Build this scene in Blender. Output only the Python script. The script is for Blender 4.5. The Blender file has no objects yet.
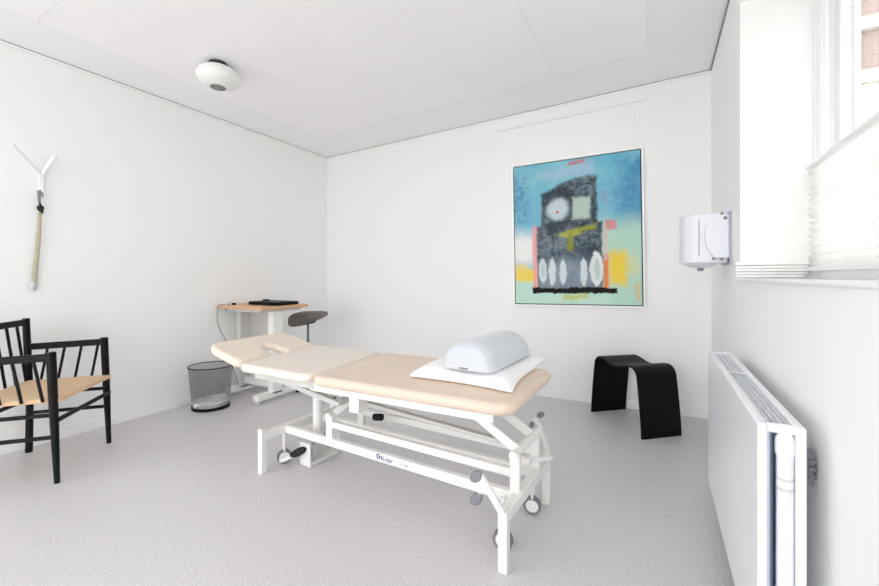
import bpy, bmesh, math, random
from mathutils import Vector, Matrix
random.seed(7)
PI = math.pi
scene = bpy.context.scene
COL = scene.collection
V = Vector

# ------------------------------------------------------------------ materials
def lin(c):
    return tuple((x/255/12.92 if x/255 <= .04045 else ((x/255+.055)/1.055)**2.4) for x in c) + (1,)

def mat(name, rgb, rough=.5, metal=0, bump=0, bscale=200, var=0, vscale=8, spec=.5, sheen=0, trans=0):
    m = bpy.data.materials.new(name); m.use_nodes = True
    nt = m.node_tree; b = nt.nodes['Principled BSDF']
    b.inputs['Base Color'].default_value = lin(rgb)
    b.inputs['Roughness'].default_value = rough
    b.inputs['Metallic'].default_value = metal
    b.inputs['Specular IOR Level'].default_value = spec
    b.inputs['Sheen Weight'].default_value = sheen
    tc = nt.nodes.new('ShaderNodeTexCoord')
    if bump:
        n = nt.nodes.new('ShaderNodeTexNoise'); n.inputs['Scale'].default_value = bscale; n.inputs['Detail'].default_value = 3
        bp = nt.nodes.new('ShaderNodeBump'); bp.inputs['Strength'].default_value = bump; bp.inputs['Distance'].default_value = .002
        nt.links.new(tc.outputs['Object'], n.inputs['Vector']); nt.links.new(n.outputs['Fac'], bp.inputs['Height'])
        nt.links.new(bp.outputs['Normal'], b.inputs['Normal'])
    if var:
        n = nt.nodes.new('ShaderNodeTexNoise'); n.inputs['Scale'].default_value = vscale; n.inputs['Detail'].default_value = 5
        r = nt.nodes.new('ShaderNodeMix'); r.data_type = 'RGBA'
        c = lin(rgb)
        r.inputs['A'].default_value = tuple(max(0, x*(1-var)) for x in c[:3])+(1,)
        r.inputs['B'].default_value = tuple(min(1, x*(1+var)) for x in c[:3])+(1,)
        nt.links.new(tc.outputs['Object'], n.inputs['Vector']); nt.links.new(n.outputs['Fac'], r.inputs['Factor'])
        nt.links.new(r.outputs['Result'], b.inputs['Base Color'])
    return m

M = {}
M['wall'] = mat('painted plaster', (244, 244, 243), .85, bump=.25, bscale=60)
M['ceil'] = mat('ceiling paint', (246, 246, 246), .9, bump=.1, bscale=80)
M['panel'] = mat('acoustic ceiling board', (250, 249, 250), .9, bump=.1, bscale=80)
M['trim'] = mat('white gloss trim', (243, 243, 242), .4)
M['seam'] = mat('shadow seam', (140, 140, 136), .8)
M['frame'] = mat('window paint', (240, 241, 242), .35)
M['white'] = mat('white powder coat', (238, 237, 235), .35, bump=.03, bscale=400)
M['white2'] = mat('white plastic', (232, 233, 241), .3)
M['radi'] = mat('radiator enamel', (237, 239, 243), .3)
M['radin'] = mat('radiator inner steel', (196, 204, 222), .5)
M['grey'] = mat('grey plastic', (128, 128, 135), .5)
M['lav'] = mat('lavender grey plastic', (186, 186, 198), .5)
M['lgrey'] = mat('pale grey steel', (205, 205, 203), .4)
M['dgrey'] = mat('dark grey rubber', (122, 122, 128), .6)
M['chrome'] = mat('chrome', (200, 200, 202), .2, metal=1)
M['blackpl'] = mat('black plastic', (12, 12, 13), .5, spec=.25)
M['black'] = mat('black lacquered wood', (11, 10, 11), .45, bump=.1, bscale=120, spec=.22)
M['blackv'] = mat('black veneer', (8, 8, 8), .5, bump=.12, bscale=90, spec=.16)
M['tan'] = mat('tan upholstery vinyl', (225, 206, 188), .5, bump=.12, bscale=350, var=.03, vscale=6)
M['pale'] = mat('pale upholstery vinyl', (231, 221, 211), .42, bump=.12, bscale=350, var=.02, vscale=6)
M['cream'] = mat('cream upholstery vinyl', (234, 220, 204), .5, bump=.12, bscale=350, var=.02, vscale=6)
M['linen'] = mat('white cotton', (245, 245, 246), .9, bump=.3, bscale=250, sheen=.2)
M['bol'] = mat('pale grey terry', (208, 213, 220), .95, bump=.6, bscale=500, var=.05, vscale=60, sheen=.3)
M['saddle'] = mat('grey brown leather', (104, 96, 93), .6, bump=.3, bscale=150, var=.12, vscale=12)
M['blue'] = mat('blue ink', (45, 48, 140), .5)
M['inkgrey'] = mat('faint grey ink', (178, 178, 184), .6)
M['olive'] = mat('pale olive horn', (186, 182, 160), .45, var=.08, vscale=25)
M['silver'] = mat('silver metal', (205, 206, 208), .35, metal=.8)
M['leather'] = mat('black leather', (25, 23, 24), .6)
M['opal'] = mat('opal white shade', (238, 238, 236), .35)
M['shadow_collar'] = mat('dark collar', (52, 52, 52), .5)  # dark tone paints in the shadow above the lamp shade
M['hole'] = mat('grey diffuser', (128, 130, 128), .6)
M['paper'] = mat('white paper', (235, 238, 245), .7)
M['wire'] = mat('nylon wire', (226, 226, 222), .4)
M['ground'] = mat('paving', (200, 198, 194), .9, bump=.3, bscale=30, var=.15)
M['render'] = mat('white masonry', (225, 222, 216), .85, var=.04)

def cordmat():
    m = mat('woven paper cord', (219, 184, 143), .75)
    nt = m.node_tree; b = nt.nodes['Principled BSDF']
    tc = nt.nodes.new('ShaderNodeTexCoord'); w = nt.nodes.new('ShaderNodeTexWave')
    w.inputs['Scale'].default_value = 75; w.inputs['Distortion'].default_value = .6; w.bands_direction = 'X'
    nt.links.new(tc.outputs['UV'], w.inputs['Vector'])
    r = nt.nodes.new('ShaderNodeMix'); r.data_type = 'RGBA'
    r.inputs['A'].default_value = lin((222, 186, 146)); r.inputs['B'].default_value = lin((244, 216, 180))
    nt.links.new(w.outputs['Fac'], r.inputs['Factor']); nt.links.new(r.outputs['Result'], b.inputs['Base Color'])
    bp = nt.nodes.new('ShaderNodeBump'); bp.inputs['Strength'].default_value = .5; bp.inputs['Distance'].default_value = .003
    nt.links.new(w.outputs['Fac'], bp.inputs['Height']); nt.links.new(bp.outputs['Normal'], b.inputs['Normal'])
    return m
M['cord'] = cordmat()

def woodmat():
    m = mat('birch desk wood', (214, 170, 132), .45)
    nt = m.node_tree; b = nt.nodes['Principled BSDF']
    tc = nt.nodes.new('ShaderNodeTexCoord'); mp = nt.nodes.new('ShaderNodeMapping'); mp.inputs['Scale'].default_value = (3, 40, 40)
    n = nt.nodes.new('ShaderNodeTexNoise'); n.inputs['Scale'].default_value = 4; n.inputs['Detail'].default_value = 6
    nt.links.new(tc.outputs['Object'], mp.inputs['Vector']); nt.links.new(mp.outputs['Vector'], n.inputs['Vector'])
    r = nt.nodes.new('ShaderNodeMix'); r.data_type = 'RGBA'
    r.inputs['A'].default_value = lin((196, 146, 106)); r.inputs['B'].default_value = lin((228, 190, 152))
    nt.links.new(n.outputs['Fac'], r.inputs['Factor']); nt.links.new(r.outputs['Result'], b.inputs['Base Color'])
    return m
M['wood'] = woodmat()

def floormat():
    m = mat('speckled grey linoleum', (176, 174, 174), .36, spec=.45)
    nt = m.node_tree; b = nt.nodes['Principled BSDF']; L = nt.links.new
    tc = nt.nodes.new('ShaderNodeTexCoord')
    n = nt.nodes.new('ShaderNodeTexNoise'); n.inputs['Scale'].default_value = 110; n.inputs['Detail'].default_value = 6; n.inputs['Roughness'].default_value = .75
    v = nt.nodes.new('ShaderNodeTexVoronoi'); v.inputs['Scale'].default_value = 130
    n2 = nt.nodes.new('ShaderNodeTexNoise'); n2.inputs['Scale'].default_value = 1.3; n2.inputs['Detail'].default_value = 3
    for t in (n, v, n2): L(tc.outputs['Object'], t.inputs['Vector'])
    cr = nt.nodes.new('ShaderNodeValToRGB'); e = cr.color_ramp.elements
    e[0].position = .36; e[0].color = lin((192, 190, 191)); e[1].position = .64; e[1].color = lin((222, 220, 221))
    L(n.outputs['Fac'], cr.inputs['Fac'])
    sr = nt.nodes.new('ShaderNodeValToRGB'); s = sr.color_ramp.elements
    s[0].position = .10; s[0].color = (1, 1, 1, 1); s[1].position = .22; s[1].color = (0, 0, 0, 1)
    L(v.outputs['Distance'], sr.inputs['Fac'])
    mx = nt.nodes.new('ShaderNodeMix'); mx.data_type = 'RGBA'; mx.inputs['B'].default_value = lin((226, 226, 228))
    mu = nt.nodes.new('ShaderNodeMath'); mu.operation = 'MULTIPLY'; mu.inputs[1].default_value = .5
    L(sr.outputs['Color'], mu.inputs[0]); L(mu.outputs[0], mx.inputs['Factor']); L(cr.outputs['Color'], mx.inputs['A'])
    hs = nt.nodes.new('ShaderNodeHueSaturation')
    mr = nt.nodes.new('ShaderNodeMapRange'); mr.inputs['To Min'].default_value = .96; mr.inputs['To Max'].default_value = 1.04
    L(n2.outputs['Fac'], mr.inputs['Value']); L(mr.outputs['Result'], hs.inputs['Value'])
    L(mx.outputs['Result'], hs.inputs['Color']); L(hs.outputs['Color'], b.inputs['Base Color'])
    bp = nt.nodes.new('ShaderNodeBump'); bp.inputs['Strength'].default_value = .03; bp.inputs['Distance'].default_value = .002
    L(n.outputs['Fac'], bp.inputs['Height']); L(bp.outputs['Normal'], b.inputs['Normal'])
    return m
M['floor'] = floormat()

def glassmat(name, tint):
    m = bpy.data.materials.new(name); m.use_nodes = True
    nt = m.node_tree; nt.nodes.clear()
    o = nt.nodes.new('ShaderNodeOutputMaterial'); t = nt.nodes.new('ShaderNodeBsdfTransparent'); g = nt.nodes.new('ShaderNodeBsdfGlossy')
    g.inputs['Roughness'].default_value = .02; t.inputs['Color'].default_value = (tint, tint, tint, 1)
    x = nt.nodes.new('ShaderNodeMixShader'); x.inputs[0].default_value = .06
    nt.links.new(t.outputs[0], x.inputs[1]); nt.links.new(g.outputs[0], x.inputs[2]); nt.links.new(x.outputs[0], o.inputs[0])
    return m
M['glass'] = glassmat('coated double glazing', .60)
M['glassc'] = glassmat('clear glass', .98)

def blindmat():
    m = bpy.data.materials.new('pleated blind fabric'); m.use_nodes = True
    nt = m.node_tree; nt.nodes.clear()
    o = nt.nodes.new('ShaderNodeOutputMaterial'); d = nt.nodes.new('ShaderNodeBsdfDiffuse'); t = nt.nodes.new('ShaderNodeBsdfTranslucent')
    d.inputs['Color'].default_value = lin((251, 250, 248)); t.inputs['Color'].default_value = lin((250, 249, 246))
    tc = nt.nodes.new('ShaderNodeTexCoord'); n = nt.nodes.new('ShaderNodeTexNoise'); n.inputs['Scale'].default_value = 300
    bp = nt.nodes.new('ShaderNodeBump'); bp.inputs['Strength'].default_value = .15; bp.inputs['Distance'].default_value = .001
    nt.links.new(tc.outputs['Object'], n.inputs['Vector']); nt.links.new(n.outputs['Fac'], bp.inputs['Height']); nt.links.new(bp.outputs['Normal'], d.inputs['Normal'])
    x = nt.nodes.new('ShaderNodeMixShader'); x.inputs[0].default_value = .4
    nt.links.new(d.outputs[0], x.inputs[1]); nt.links.new(t.outputs[0], x.inputs[2]); nt.links.new(x.outputs[0], o.inputs[0])
    return m
M['blind'] = blindmat()

def meshmat():
    m = bpy.data.materials.new('fine black wire mesh'); m.use_nodes = True
    nt = m.node_tree; nt.nodes.clear(); L = nt.links.new
    o = nt.nodes.new('ShaderNodeOutputMaterial'); t = nt.nodes.new('ShaderNodeBsdfTransparent'); p = nt.nodes.new('ShaderNodeBsdfPrincipled')
    p.inputs['Base Color'].default_value = lin((28, 28, 30)); p.inputs['Roughness'].default_value = .5
    tc = nt.nodes.new('ShaderNodeTexCoord'); sp = nt.nodes.new('ShaderNodeSeparateXYZ'); L(tc.outputs['UV'], sp.inputs[0])
    outs = []
    for ax, f in (('X', 640), ('Y', 230)):
        a = nt.nodes.new('ShaderNodeMath'); a.operation = 'MULTIPLY'; a.inputs[1].default_value = f; L(sp.outputs[ax], a.inputs[0])
        b = nt.nodes.new('ShaderNodeMath'); b.operation = 'FRACT'; L(a.outputs[0], b.inputs[0])
        c = nt.nodes.new('ShaderNodeMath'); c.operation = 'LESS_THAN'; c.inputs[1].default_value = .19; L(b.outputs[0], c.inputs[0])
        outs.append(c)
    mx = nt.nodes.new('ShaderNodeMath'); mx.operation = 'MAXIMUM'; L(outs[0].outputs[0], mx.inputs[0]); L(outs[1].outputs[0], mx.inputs[1])
    x = nt.nodes.new('ShaderNodeMixShader'); L(mx.outputs[0], x.inputs[0]); L(t.outputs[0], x.inputs[1]); L(p.outputs[0], x.inputs[2]); L(x.outputs[0], o.inputs[0])
    return m
M['mesh'] = meshmat()

def brickmat():
    m = mat('red brick', (150, 100, 88), .9)
    nt = m.node_tree; b = nt.nodes['Principled BSDF']; L = nt.links.new
    tc = nt.nodes.new('ShaderNodeTexCoord'); mp = nt.nodes.new('ShaderNodeMapping'); mp.inputs['Rotation'].default_value = (PI/2, 0, 0)
    br = nt.nodes.new('ShaderNodeTexBrick'); br.inputs['Scale'].default_value = 4
    br.inputs['Color1'].default_value = lin((192, 168, 162)); br.inputs['Color2'].default_value = lin((178, 160, 156)); br.inputs['Mortar'].default_value = lin((200, 188, 184))
    L(tc.outputs['Object'], mp.inputs['Vector']); L(mp.outputs['Vector'], br.inputs['Vector']); L(br.outputs['Color'], b.inputs['Base Color'])
    return m
M['brick'] = brickmat()

# ------------------------------------------------------------------ mesh helpers (world coordinates)
def box(bm, x0, x1, y0, y1, z0, z1):
    vs = [bm.verts.new(p) for p in ((x0,y0,z0),(x1,y0,z0),(x1,y1,z0),(x0,y1,z0),(x0,y0,z1),(x1,y0,z1),(x1,y1,z1),(x0,y1,z1))]
    for f in ((3,2,1,0),(4,5,6,7),(0,1,5,4),(1,2,6,5),(2,3,7,6),(3,0,4,7)): bm.faces.new([vs[i] for i in f])
    return vs

def bar(bm, p0, p1, w, h, up=(0,0,1), w1=None, h1=None):
    p0, p1 = V(p0), V(p1); d = (p1-p0).normalized(); u = V(up)
    s = d.cross(u)
    if s.length < 1e-4: s = d.cross(V((0,1,0)))
    s.normalize(); n = s.cross(d).normalized()
    w1 = w if w1 is None else w1; h1 = h if h1 is None else h1
    vs = []
    for p, a, b in ((p0, w, h), (p1, w1, h1)):
        for i, j in ((-1,-1),(1,-1),(1,1),(-1,1)): vs.append(bm.verts.new(p+s*i*a/2+n*j*b/2))
    for f in ((0,3,2,1),(4,5,6,7),(0,1,5,4),(1,2,6,5),(2,3,7,6),(3,0,4,7)): bm.faces.new([vs[i] for i in f])

def tube(bm, pts, r, seg=12, r1=None, caps=True):
    pts = [V(p) for p in pts]; rings = []; n = len(pts); ref = None
    for i, p in enumerate(pts):
        d = (pts[min(i+1,n-1)]-pts[max(i-1,0)]).normalized()
        if ref is None:
            ref = d.orthogonal().normalized()
        a = (ref-d*ref.dot(d)).normalized(); ref = a; b = d.cross(a)
        rr = r if r1 is None else r+(r1-r)*i/(n-1)
        rings.append([bm.verts.new(p+(a*math.cos(2*PI*k/seg)+b*math.sin(2*PI*k/seg))*rr) for k in range(seg)])
    for A, B in zip(rings, rings[1:]):
        for k in range(seg): bm.faces.new((A[k],A[(k+1)%seg],B[(k+1)%seg],B[k]))
    if caps:
        bm.faces.new(list(reversed(rings[0]))); bm.faces.new(rings[-1])

def lathe(bm, c, prof, seg=40, axis=(0,0,1), close=True):
    c = V(c); ax = V(axis).normalized(); a = ax.orthogonal().normalized(); b = ax.cross(a)
    rings = []
    for r, h in prof:
        if r < 1e-6: rings.append([bm.verts.new(c+ax*h)])
        else: rings.append([bm.verts.new(c+ax*h+(a*math.cos(2*PI*k/seg)+b*math.sin(2*PI*k/seg))*r) for k in range(seg)])
    for A, B in zip(rings, rings[1:]):
        for k in range(seg):
            k2 = (k+1) % seg
            if len(A) == 1 and len(B) == 1: continue
            if len(A) == 1: bm.faces.new((A[0],B[k],B[k2]))
            elif len(B) == 1: bm.faces.new((A[k],A[k2],B[0]))
            else: bm.faces.new((A[k],A[k2],B[k2],B[k]))

def roundpoly(pts, r, seg=6):
    """round the corners of a 2D polygon; r a number or a list"""
    out = []; n = len(pts)
    for i, p in enumerate(pts):
        rr = r[i] if isinstance(r, (list, tuple)) else r
        p = V(p); a = V(pts[i-1]); b = V(pts[(i+1)%n])
        if rr < 1e-6: out.append(tuple(p)); continue
        da = (a-p).normalized(); db = (b-p).normalized()
        ang = da.angle(db); t = min(rr/math.tan(ang/2), .48*(a-p).length, .48*(b-p).length); rad = t*math.tan(ang/2)
        cen = p+(da+db).normalized()*(rad/math.sin(ang/2))
        s = p+da*t-cen; e = p+db*t-cen
        for k in range(seg+1):
            f = k/seg; w = math.sin((1-f)*s.angle(e))/math.sin(s.angle(e)); w2 = math.sin(f*s.angle(e))/math.sin(s.angle(e))
            q = cen+s*w+e*w2; out.append((q.x, q.y))
    return out

def prism(bm, poly, f0, f1):
    """poly of 2D points; f0 and f1 map (a,b) to the two faces"""
    A = [bm.verts.new(f0(a,b)) for a,b in poly]; B = [bm.verts.new(f1(a,b)) for a,b in poly]; n = len(poly)
    bm.faces.new(list(reversed(A))); bm.faces.new(B)
    for i in range(n): bm.faces.new((A[i],A[(i+1)%n],B[(i+1)%n],B[i]))

def sheet(bm, outline, thick):
    """thicken an open 2D line (list of V2) to a closed 2D polygon"""
    P = [V(p) for p in outline]; L, R = [], []
    for i, p in enumerate(P):
        d = (P[min(i+1,len(P)-1)]-P[max(i-1,0)]).normalized(); n = V((-d.y, d.x))
        L.append(tuple(p+n*thick/2)); R.append(tuple(p-n*thick/2))
    return L+R[::-1]

# ------------------------------------------------------------------ object helpers
INV = {}
def thing(name, label, cat, loc=(0,0,0), rotz=0, group=None):
    o = bpy.data.objects.new(name, None); COL.objects.link(o); o.empty_display_size = .1
    o.location = loc; o.rotation_euler = (0,0,rotz)
    INV[o.name] = (Matrix.Translation(V(loc)) @ Matrix.Rotation(rotz, 4, 'Z')).inverted()
    o['label'] = label; o['category'] = cat
    if group: o['group'] = group
    return o

def obj(name, bm, m, parent=None, bev=0, seg=2, smooth=35, sub=0, origin=None, label=None, fixn=True):
    if fixn: bmesh.ops.recalc_face_normals(bm, faces=bm.faces)
    me = bpy.data.meshes.new(name); bm.to_mesh(me); bm.free()
    o = bpy.data.objects.new(name, me); COL.objects.link(o)
    me.materials.append(M[m] if isinstance(m, str) else m)
    if parent is not None:
        root = parent
        while root.parent: root = root.parent
        me.transform(INV.get(root.name, Matrix()))
        o.parent = parent
    elif origin is not None:
        me.transform(Matrix.Translation(-V(origin))); o.location = origin
        INV[o.name] = Matrix.Translation(-V(origin))
    if smooth:
        me.shade_smooth(); me.set_sharp_from_angle(angle=math.radians(smooth))
    if bev:
        b = o.modifiers.new('bevel', 'BEVEL'); b.width = bev; b.segments = seg; b.limit_method = 'ANGLE'; b.angle_limit = math.radians(40)
        if smooth: b.harden_normals = False
    if sub:
        s = o.modifiers.new('sub', 'SUBSURF'); s.levels = sub; s.render_levels = sub
    if label: o['label'] = label
    return o

def tag(o, label, cat, group=None):
    o['label'] = label; o['category'] = cat
    if group: o['group'] = group
    return o

def struct(name, bm, m, parent=None, **k):
    o = obj(name, bm, m, parent, **k)
    if parent is None: o['kind'] = 'structure'
    return o

def B(*boxes):
    bm = bmesh.new()
    for b in boxes: box(bm, *b)
    return bm
def NB(f):
    bm = bmesh.new(); f(bm); return bm

# ------------------------------------------------------------------ the room
XL, XR, YB, YF = -3.571, .366, 3.746, -3.2
def zc(x): return 2.683+.0342*x
WT = .40                                   # right wall thickness
S0, S1, SZ0, SZ1 = -.75, 2.511, 1.086, 2.475   # window opening in the right wall

struct('floor', B((XL-.1, XR+.1, YF-.1, YB+.1, -.1, 0)), 'floor', smooth=0)
bm = bmesh.new()
vs = box(bm, XL-.1, XR+.05, YF-.1, YB+.1, 0, .08)
for v in vs: v.co.z += zc(v.co.x)
struct('ceiling', bm, 'ceil', smooth=0)
bm = bmesh.new()
xs_ = [-3.127, -2.53, -1.92, -1.31, -.70, -.06]
for xa, xb in zip(xs_, xs_[1:]):
    for ya, yb in ((YF+.4, -1.25), (-1.25, .96), (.96, 3.17)):
        for v in box(bm, xa+.0012, xb-.0012, ya+.0012, yb-.0012, -.010, .01): v.co.z += zc(v.co.x)
struct('trim_1', bm, 'panel', smooth=0)
L0, L1, LZ0, LZ1 = -2.7, -.5, .9, 2.3          # unseen window added to the left wall behind the camera for fill light
struct('wall_left', B((XL-.15, XL, YF-.15, YB+.15, -.1, LZ0), (XL-.15, XL, YF-.15, YB+.15, LZ1, 2.9), (XL-.15, XL, YF-.15, L0, LZ0, LZ1), (XL-.15, XL, L1, YB+.15, LZ0, LZ1)), 'wall', smooth=0)
struct('wall_back', B((XL-.15, XR+WT, YB, YB+.15, -.1, 2.9)), 'wall', smooth=0)
R2 = (-2.9, -1.2)                          # second window further back, unseen and added for its daylight
struct('wall_right', B((XR, XR+WT, YF-.15, YB+.15, -.1, SZ0), (XR, XR+WT, YF-.15, YB+.15, SZ1, 2.9),
                       (XR, XR+WT, S1, YB+.15, SZ0, SZ1), (XR, XR+WT, R2[1], S0, SZ0, SZ1), (XR, XR+WT, YF-.15, R2[0], SZ0, SZ1)), 'wall', smooth=0)
F0, F1, FZ0, FZ1 = -3.35, .15, .12, 2.42
struct('wall_front', B((XL-.15, XR+WT, YF-.3, YF, -.1, FZ0), (XL-.15, XR+WT, YF-.3, YF, FZ1, 2.9), (XL-.15, F0, YF-.3, YF, FZ0, FZ1), (F1, XR+WT, YF-.3, YF, FZ0, FZ1)), 'wall', smooth=0)

# skirting and the thin cornice strip with its seam
struct('baseboard_back', B((XL, XR, YB-.008, YB, 0, .065)), 'wall', smooth=0, bev=.003)
struct('baseboard_left', B((XL, XL+.008, YF, YB, 0, .065)), 'wall', smooth=0, bev=.003)
struct('baseboard_right', B((XR-.008, XR, YF, YB, 0, .065)), 'wall', smooth=0, bev=.003)
def strip(x0, x1, y0, y1, a, b):
    bm = bmesh.new(); vs = box(bm, x0, x1, y0, y1, a, b)
    for v in vs: v.co.z += zc(v.co.x)
    return bm
struct('trim_2', strip(XL, XR, YB-.012, YB, -.022, -.006), 'trim', smooth=0)
struct('trim_3', strip(XL, XL+.012, YF, YB, -.022, -.006), 'trim', smooth=0)
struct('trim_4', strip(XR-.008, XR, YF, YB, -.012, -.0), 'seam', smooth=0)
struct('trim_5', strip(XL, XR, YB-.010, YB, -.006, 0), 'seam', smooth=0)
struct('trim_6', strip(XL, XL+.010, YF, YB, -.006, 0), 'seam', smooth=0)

# window in the right wall: plaster moulding at the foot of the reveal, frame, sash, glass
struct('trim_7', B((XR-.022, XR+.283, S0+.001, S1-.001, SZ0-.008, SZ0+.003), ), 'trim', bev=.004)
bm = bmesh.new()
z = SZ0-.012
for i, (h, p) in enumerate(((.022, .030), (.014, .046), (.016, .034), (.014, .050), (.016, .036), (.020, .046))):
    box(bm, XR-.012-p*.28, XR+.255-(.0 if i > 1 else .02), S1-p, S1+.01, z, z+h-.0015); z += h
struct('trim_8', bm, 'trim', bev=.004)
FX = XR+.285                               # inner face of the window frame
def window(n, y0, y1, z0, z1, fx, mull):
    f = B((fx, fx+.11, y0, y0+.075, z0, z1), (fx, fx+.11, y1-.075, y1, z0, z1), (fx, fx+.11, y0+.075, y1-.075, z1-.075, z1), (fx, fx+.11, y0+.075, y1-.075, z0, z0+.055),
          (fx-.006, fx+.004, y1-.018, y1-.002, z0, z1), (fx+.010, fx+.03, y1-.083, y1-.074, z0, z1))
    for ym in mull: box(f, fx, fx+.1, ym-.04, ym+.04, z0, z1)
    w = struct('window_%d' % n, f, 'frame', bev=.004)
    ys = [y0+.075]+[q for ym in mull for q in (ym-.04, ym+.04)]+[y1-.075]
    for a, b in zip(ys[::2], ys[1::2]):
        a0, b0, c0, d0 = a, b, z0+.055, z1-.075
        s = B((fx+.048, fx+.10, a0, a0+.06, c0, d0), (fx+.048, fx+.10, b0-.06, b0, c0, d0), (fx+.048, fx+.10, a0+.06, b0-.06, d0-.06, d0), (fx+.048, fx+.10, a0+.06, b0-.06, c0, c0+.06))
        so = obj('sash', s, 'frame', w, bev=.005)
        obj('pane', B((fx+.078, fx+.084, a0+.055, b0-.055, c0+.055, d0-.055)), 'glass', so, smooth=0)
    return w
window(1, S0, S1, SZ0, SZ1, FX, (.85,))
window(2, R2[0], R2[1], SZ0, SZ1, FX, ())  # added out of view to light the room
# large unseen window added behind the camera to fill the room with light
f = B((F0, F0+.06, YF-.2, YF-.12, FZ0, FZ1), (F1-.06, F1, YF-.2, YF-.12, FZ0, FZ1), (F0, F1, YF-.2, YF-.12, FZ0, FZ0+.06), (F0, F1, YF-.2, YF-.12, FZ1-.06, FZ1), ((F0+F1)/2-.04, (F0+F1)/2+.04, YF-.2, YF-.12, FZ0, FZ1))
w3 = struct('window_3', f, 'frame', bev=.004)
obj('pane', B((F0+.05, F1-.05, YF-.165, YF-.159, FZ0+.05, FZ1-.05)), 'glassc', w3, smooth=0)

f = B((XL-.12, XL-.05, L0, L0+.06, LZ0, LZ1), (XL-.12, XL-.05, L1-.06, L1, LZ0, LZ1), (XL-.12, XL-.05, L0+.06, L1-.06, LZ0, LZ0+.06), (XL-.12, XL-.05, L0+.06, L1-.06, LZ1-.06, LZ1), (XL-.12, XL-.05, (L0+L1)/2-.04, (L0+L1)/2+.04, LZ0+.06, LZ1-.06))
w4 = struct('window_4', f, 'frame', bev=.004)  # added out of view to brighten the right wall and radiator
obj('pane', B((XL-.09, XL-.084, L0+.05, L1-.05, LZ0+.05, LZ1-.05)), 'glassc', w4, smooth=0)

# pleated blind over the lower half
BX0, BX1 = FX-.034, FX-.006
BZ0, BZ1 = 1.125, 1.622
t = thing('pleated_blind', 'white pleated blind covering the lower half of the window', 'blind', (FX-.02, .87, BZ0))
bm = bmesh.new(); n = 28; pv = []
for i in range(n+1):
    zz = BZ0+.018+(BZ1-.02-BZ0-.018)*i/n; x = BX0+.004 if i % 2 else BX1-.004
    pv.append((bm.verts.new((x, S0+.06, zz)), bm.verts.new((x, S1-.012, zz))))
for a, b in zip(pv, pv[1:]): bm.faces.new((a[0], a[1], b[1], b[0]))
obj('pleated_fabric', bm, 'blind', t, smooth=0)
obj('top_rail', B((BX0-.002, BX1, S0+.06, S1-.008, BZ1-.016, BZ1)), 'frame', t, bev=.003)
obj('bottom_rail', B((BX0-.002, BX1, S0+.06, S1-.03, BZ0, BZ0+.020)), 'frame', t, bev=.003)

# ------------------------------------------------------------------ treatment table
BASE_ROT = -.0600
t = thing('treatment_table', 'long height-adjustable treatment table with tan pads on a white steel frame', 'treatment table', (-1.214, 1.762, 0), BASE_ROT)
TM = Matrix.Translation((-1.214, 1.762, 0)) @ Matrix.Rotation(BASE_ROT, 4, 'Z')
def T(x, y, z): return TM @ V((x, y, z))
def pad(name, poly, r, ztop, th, m, bev=.022, tilt=None):
    pl = roundpoly(poly, r)
    def zt(a, b): return ztop if tilt is None else tilt(a, b)
    bm = bmesh.new(); prism(bm, pl, lambda a, b: (a, b, zt(a, b)-th), lambda a, b: (a, b, zt(a, b)))
    return obj(name, bm, m, t, bev=bev, seg=4, smooth=50)
pad('seat_pad', [(-1.430, 1.385), (-.458, 1.392), (-.452, 2.05), (-1.480, 2.05)], [.05, .075, .075, .05], .638, .048, 'tan', .021)
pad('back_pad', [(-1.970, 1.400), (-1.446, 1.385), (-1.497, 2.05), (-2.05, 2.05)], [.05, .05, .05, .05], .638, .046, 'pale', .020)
def ht(a, b): return .640+max(0, -1.95-a-.16*(b-1.4))*.27
slot = [(-2.07, 1.785), (-2.20, 1.76), (-2.215, 1.71), (-2.19, 1.665), (-2.02, 1.655)]
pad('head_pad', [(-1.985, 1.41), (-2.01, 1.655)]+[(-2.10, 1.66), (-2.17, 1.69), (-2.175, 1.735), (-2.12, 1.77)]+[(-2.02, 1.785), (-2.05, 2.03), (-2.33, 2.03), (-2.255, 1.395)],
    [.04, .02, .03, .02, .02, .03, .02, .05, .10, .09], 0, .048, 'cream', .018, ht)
# frame under the pads
obj('pad_frame', NB(lambda b: (bar(b, (-1.50, 1.465, .567), (-.548, 1.465, .567), .028, .046), bar(b, (-1.55, 1.96, .567), (-.565, 1.96, .567), .028, .046),
                              bar(b, (-.578, 1.475, .567), (-.578, 1.96, .567), .026, .040), bar(b, (-1.44, 1.475, .567), (-1.47, 1.96, .567), .03, .040))), 'white', t, bev=.003)
obj('back_frame', NB(lambda b: (bar(b, (-1.90, 1.46, .573), (-1.47, 1.46, .570), .024, .034), bar(b, (-1.98, 1.98, .573), (-1.55, 1.98, .570), .024, .034), bar(b, (-1.89, 1.46, .573), (-1.97, 1.98, .573), .024, .03))), 'lgrey', t, bev=.003)
obj('back_strut', NB(lambda b: (bar(b, (-1.84, 1.52, .555), (-1.44, 1.60, .445), .03, .026), bar(b, (-1.86, 1.95, .555), (-1.46, 1.88, .445), .03, .026), bar(b, (-1.45, 1.60, .45), (-1.47, 1.88, .45), .03, .03))), 'lgrey', t, bev=.003)
for x, y in ((-1.90, 1.55), (-1.95, 1.88)):
    obj('head_bracket', NB(lambda b: bar(b, (x, y, .562), (x-.3, y, .640), .02, .012)), 'lgrey', t, bev=.002)
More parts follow.
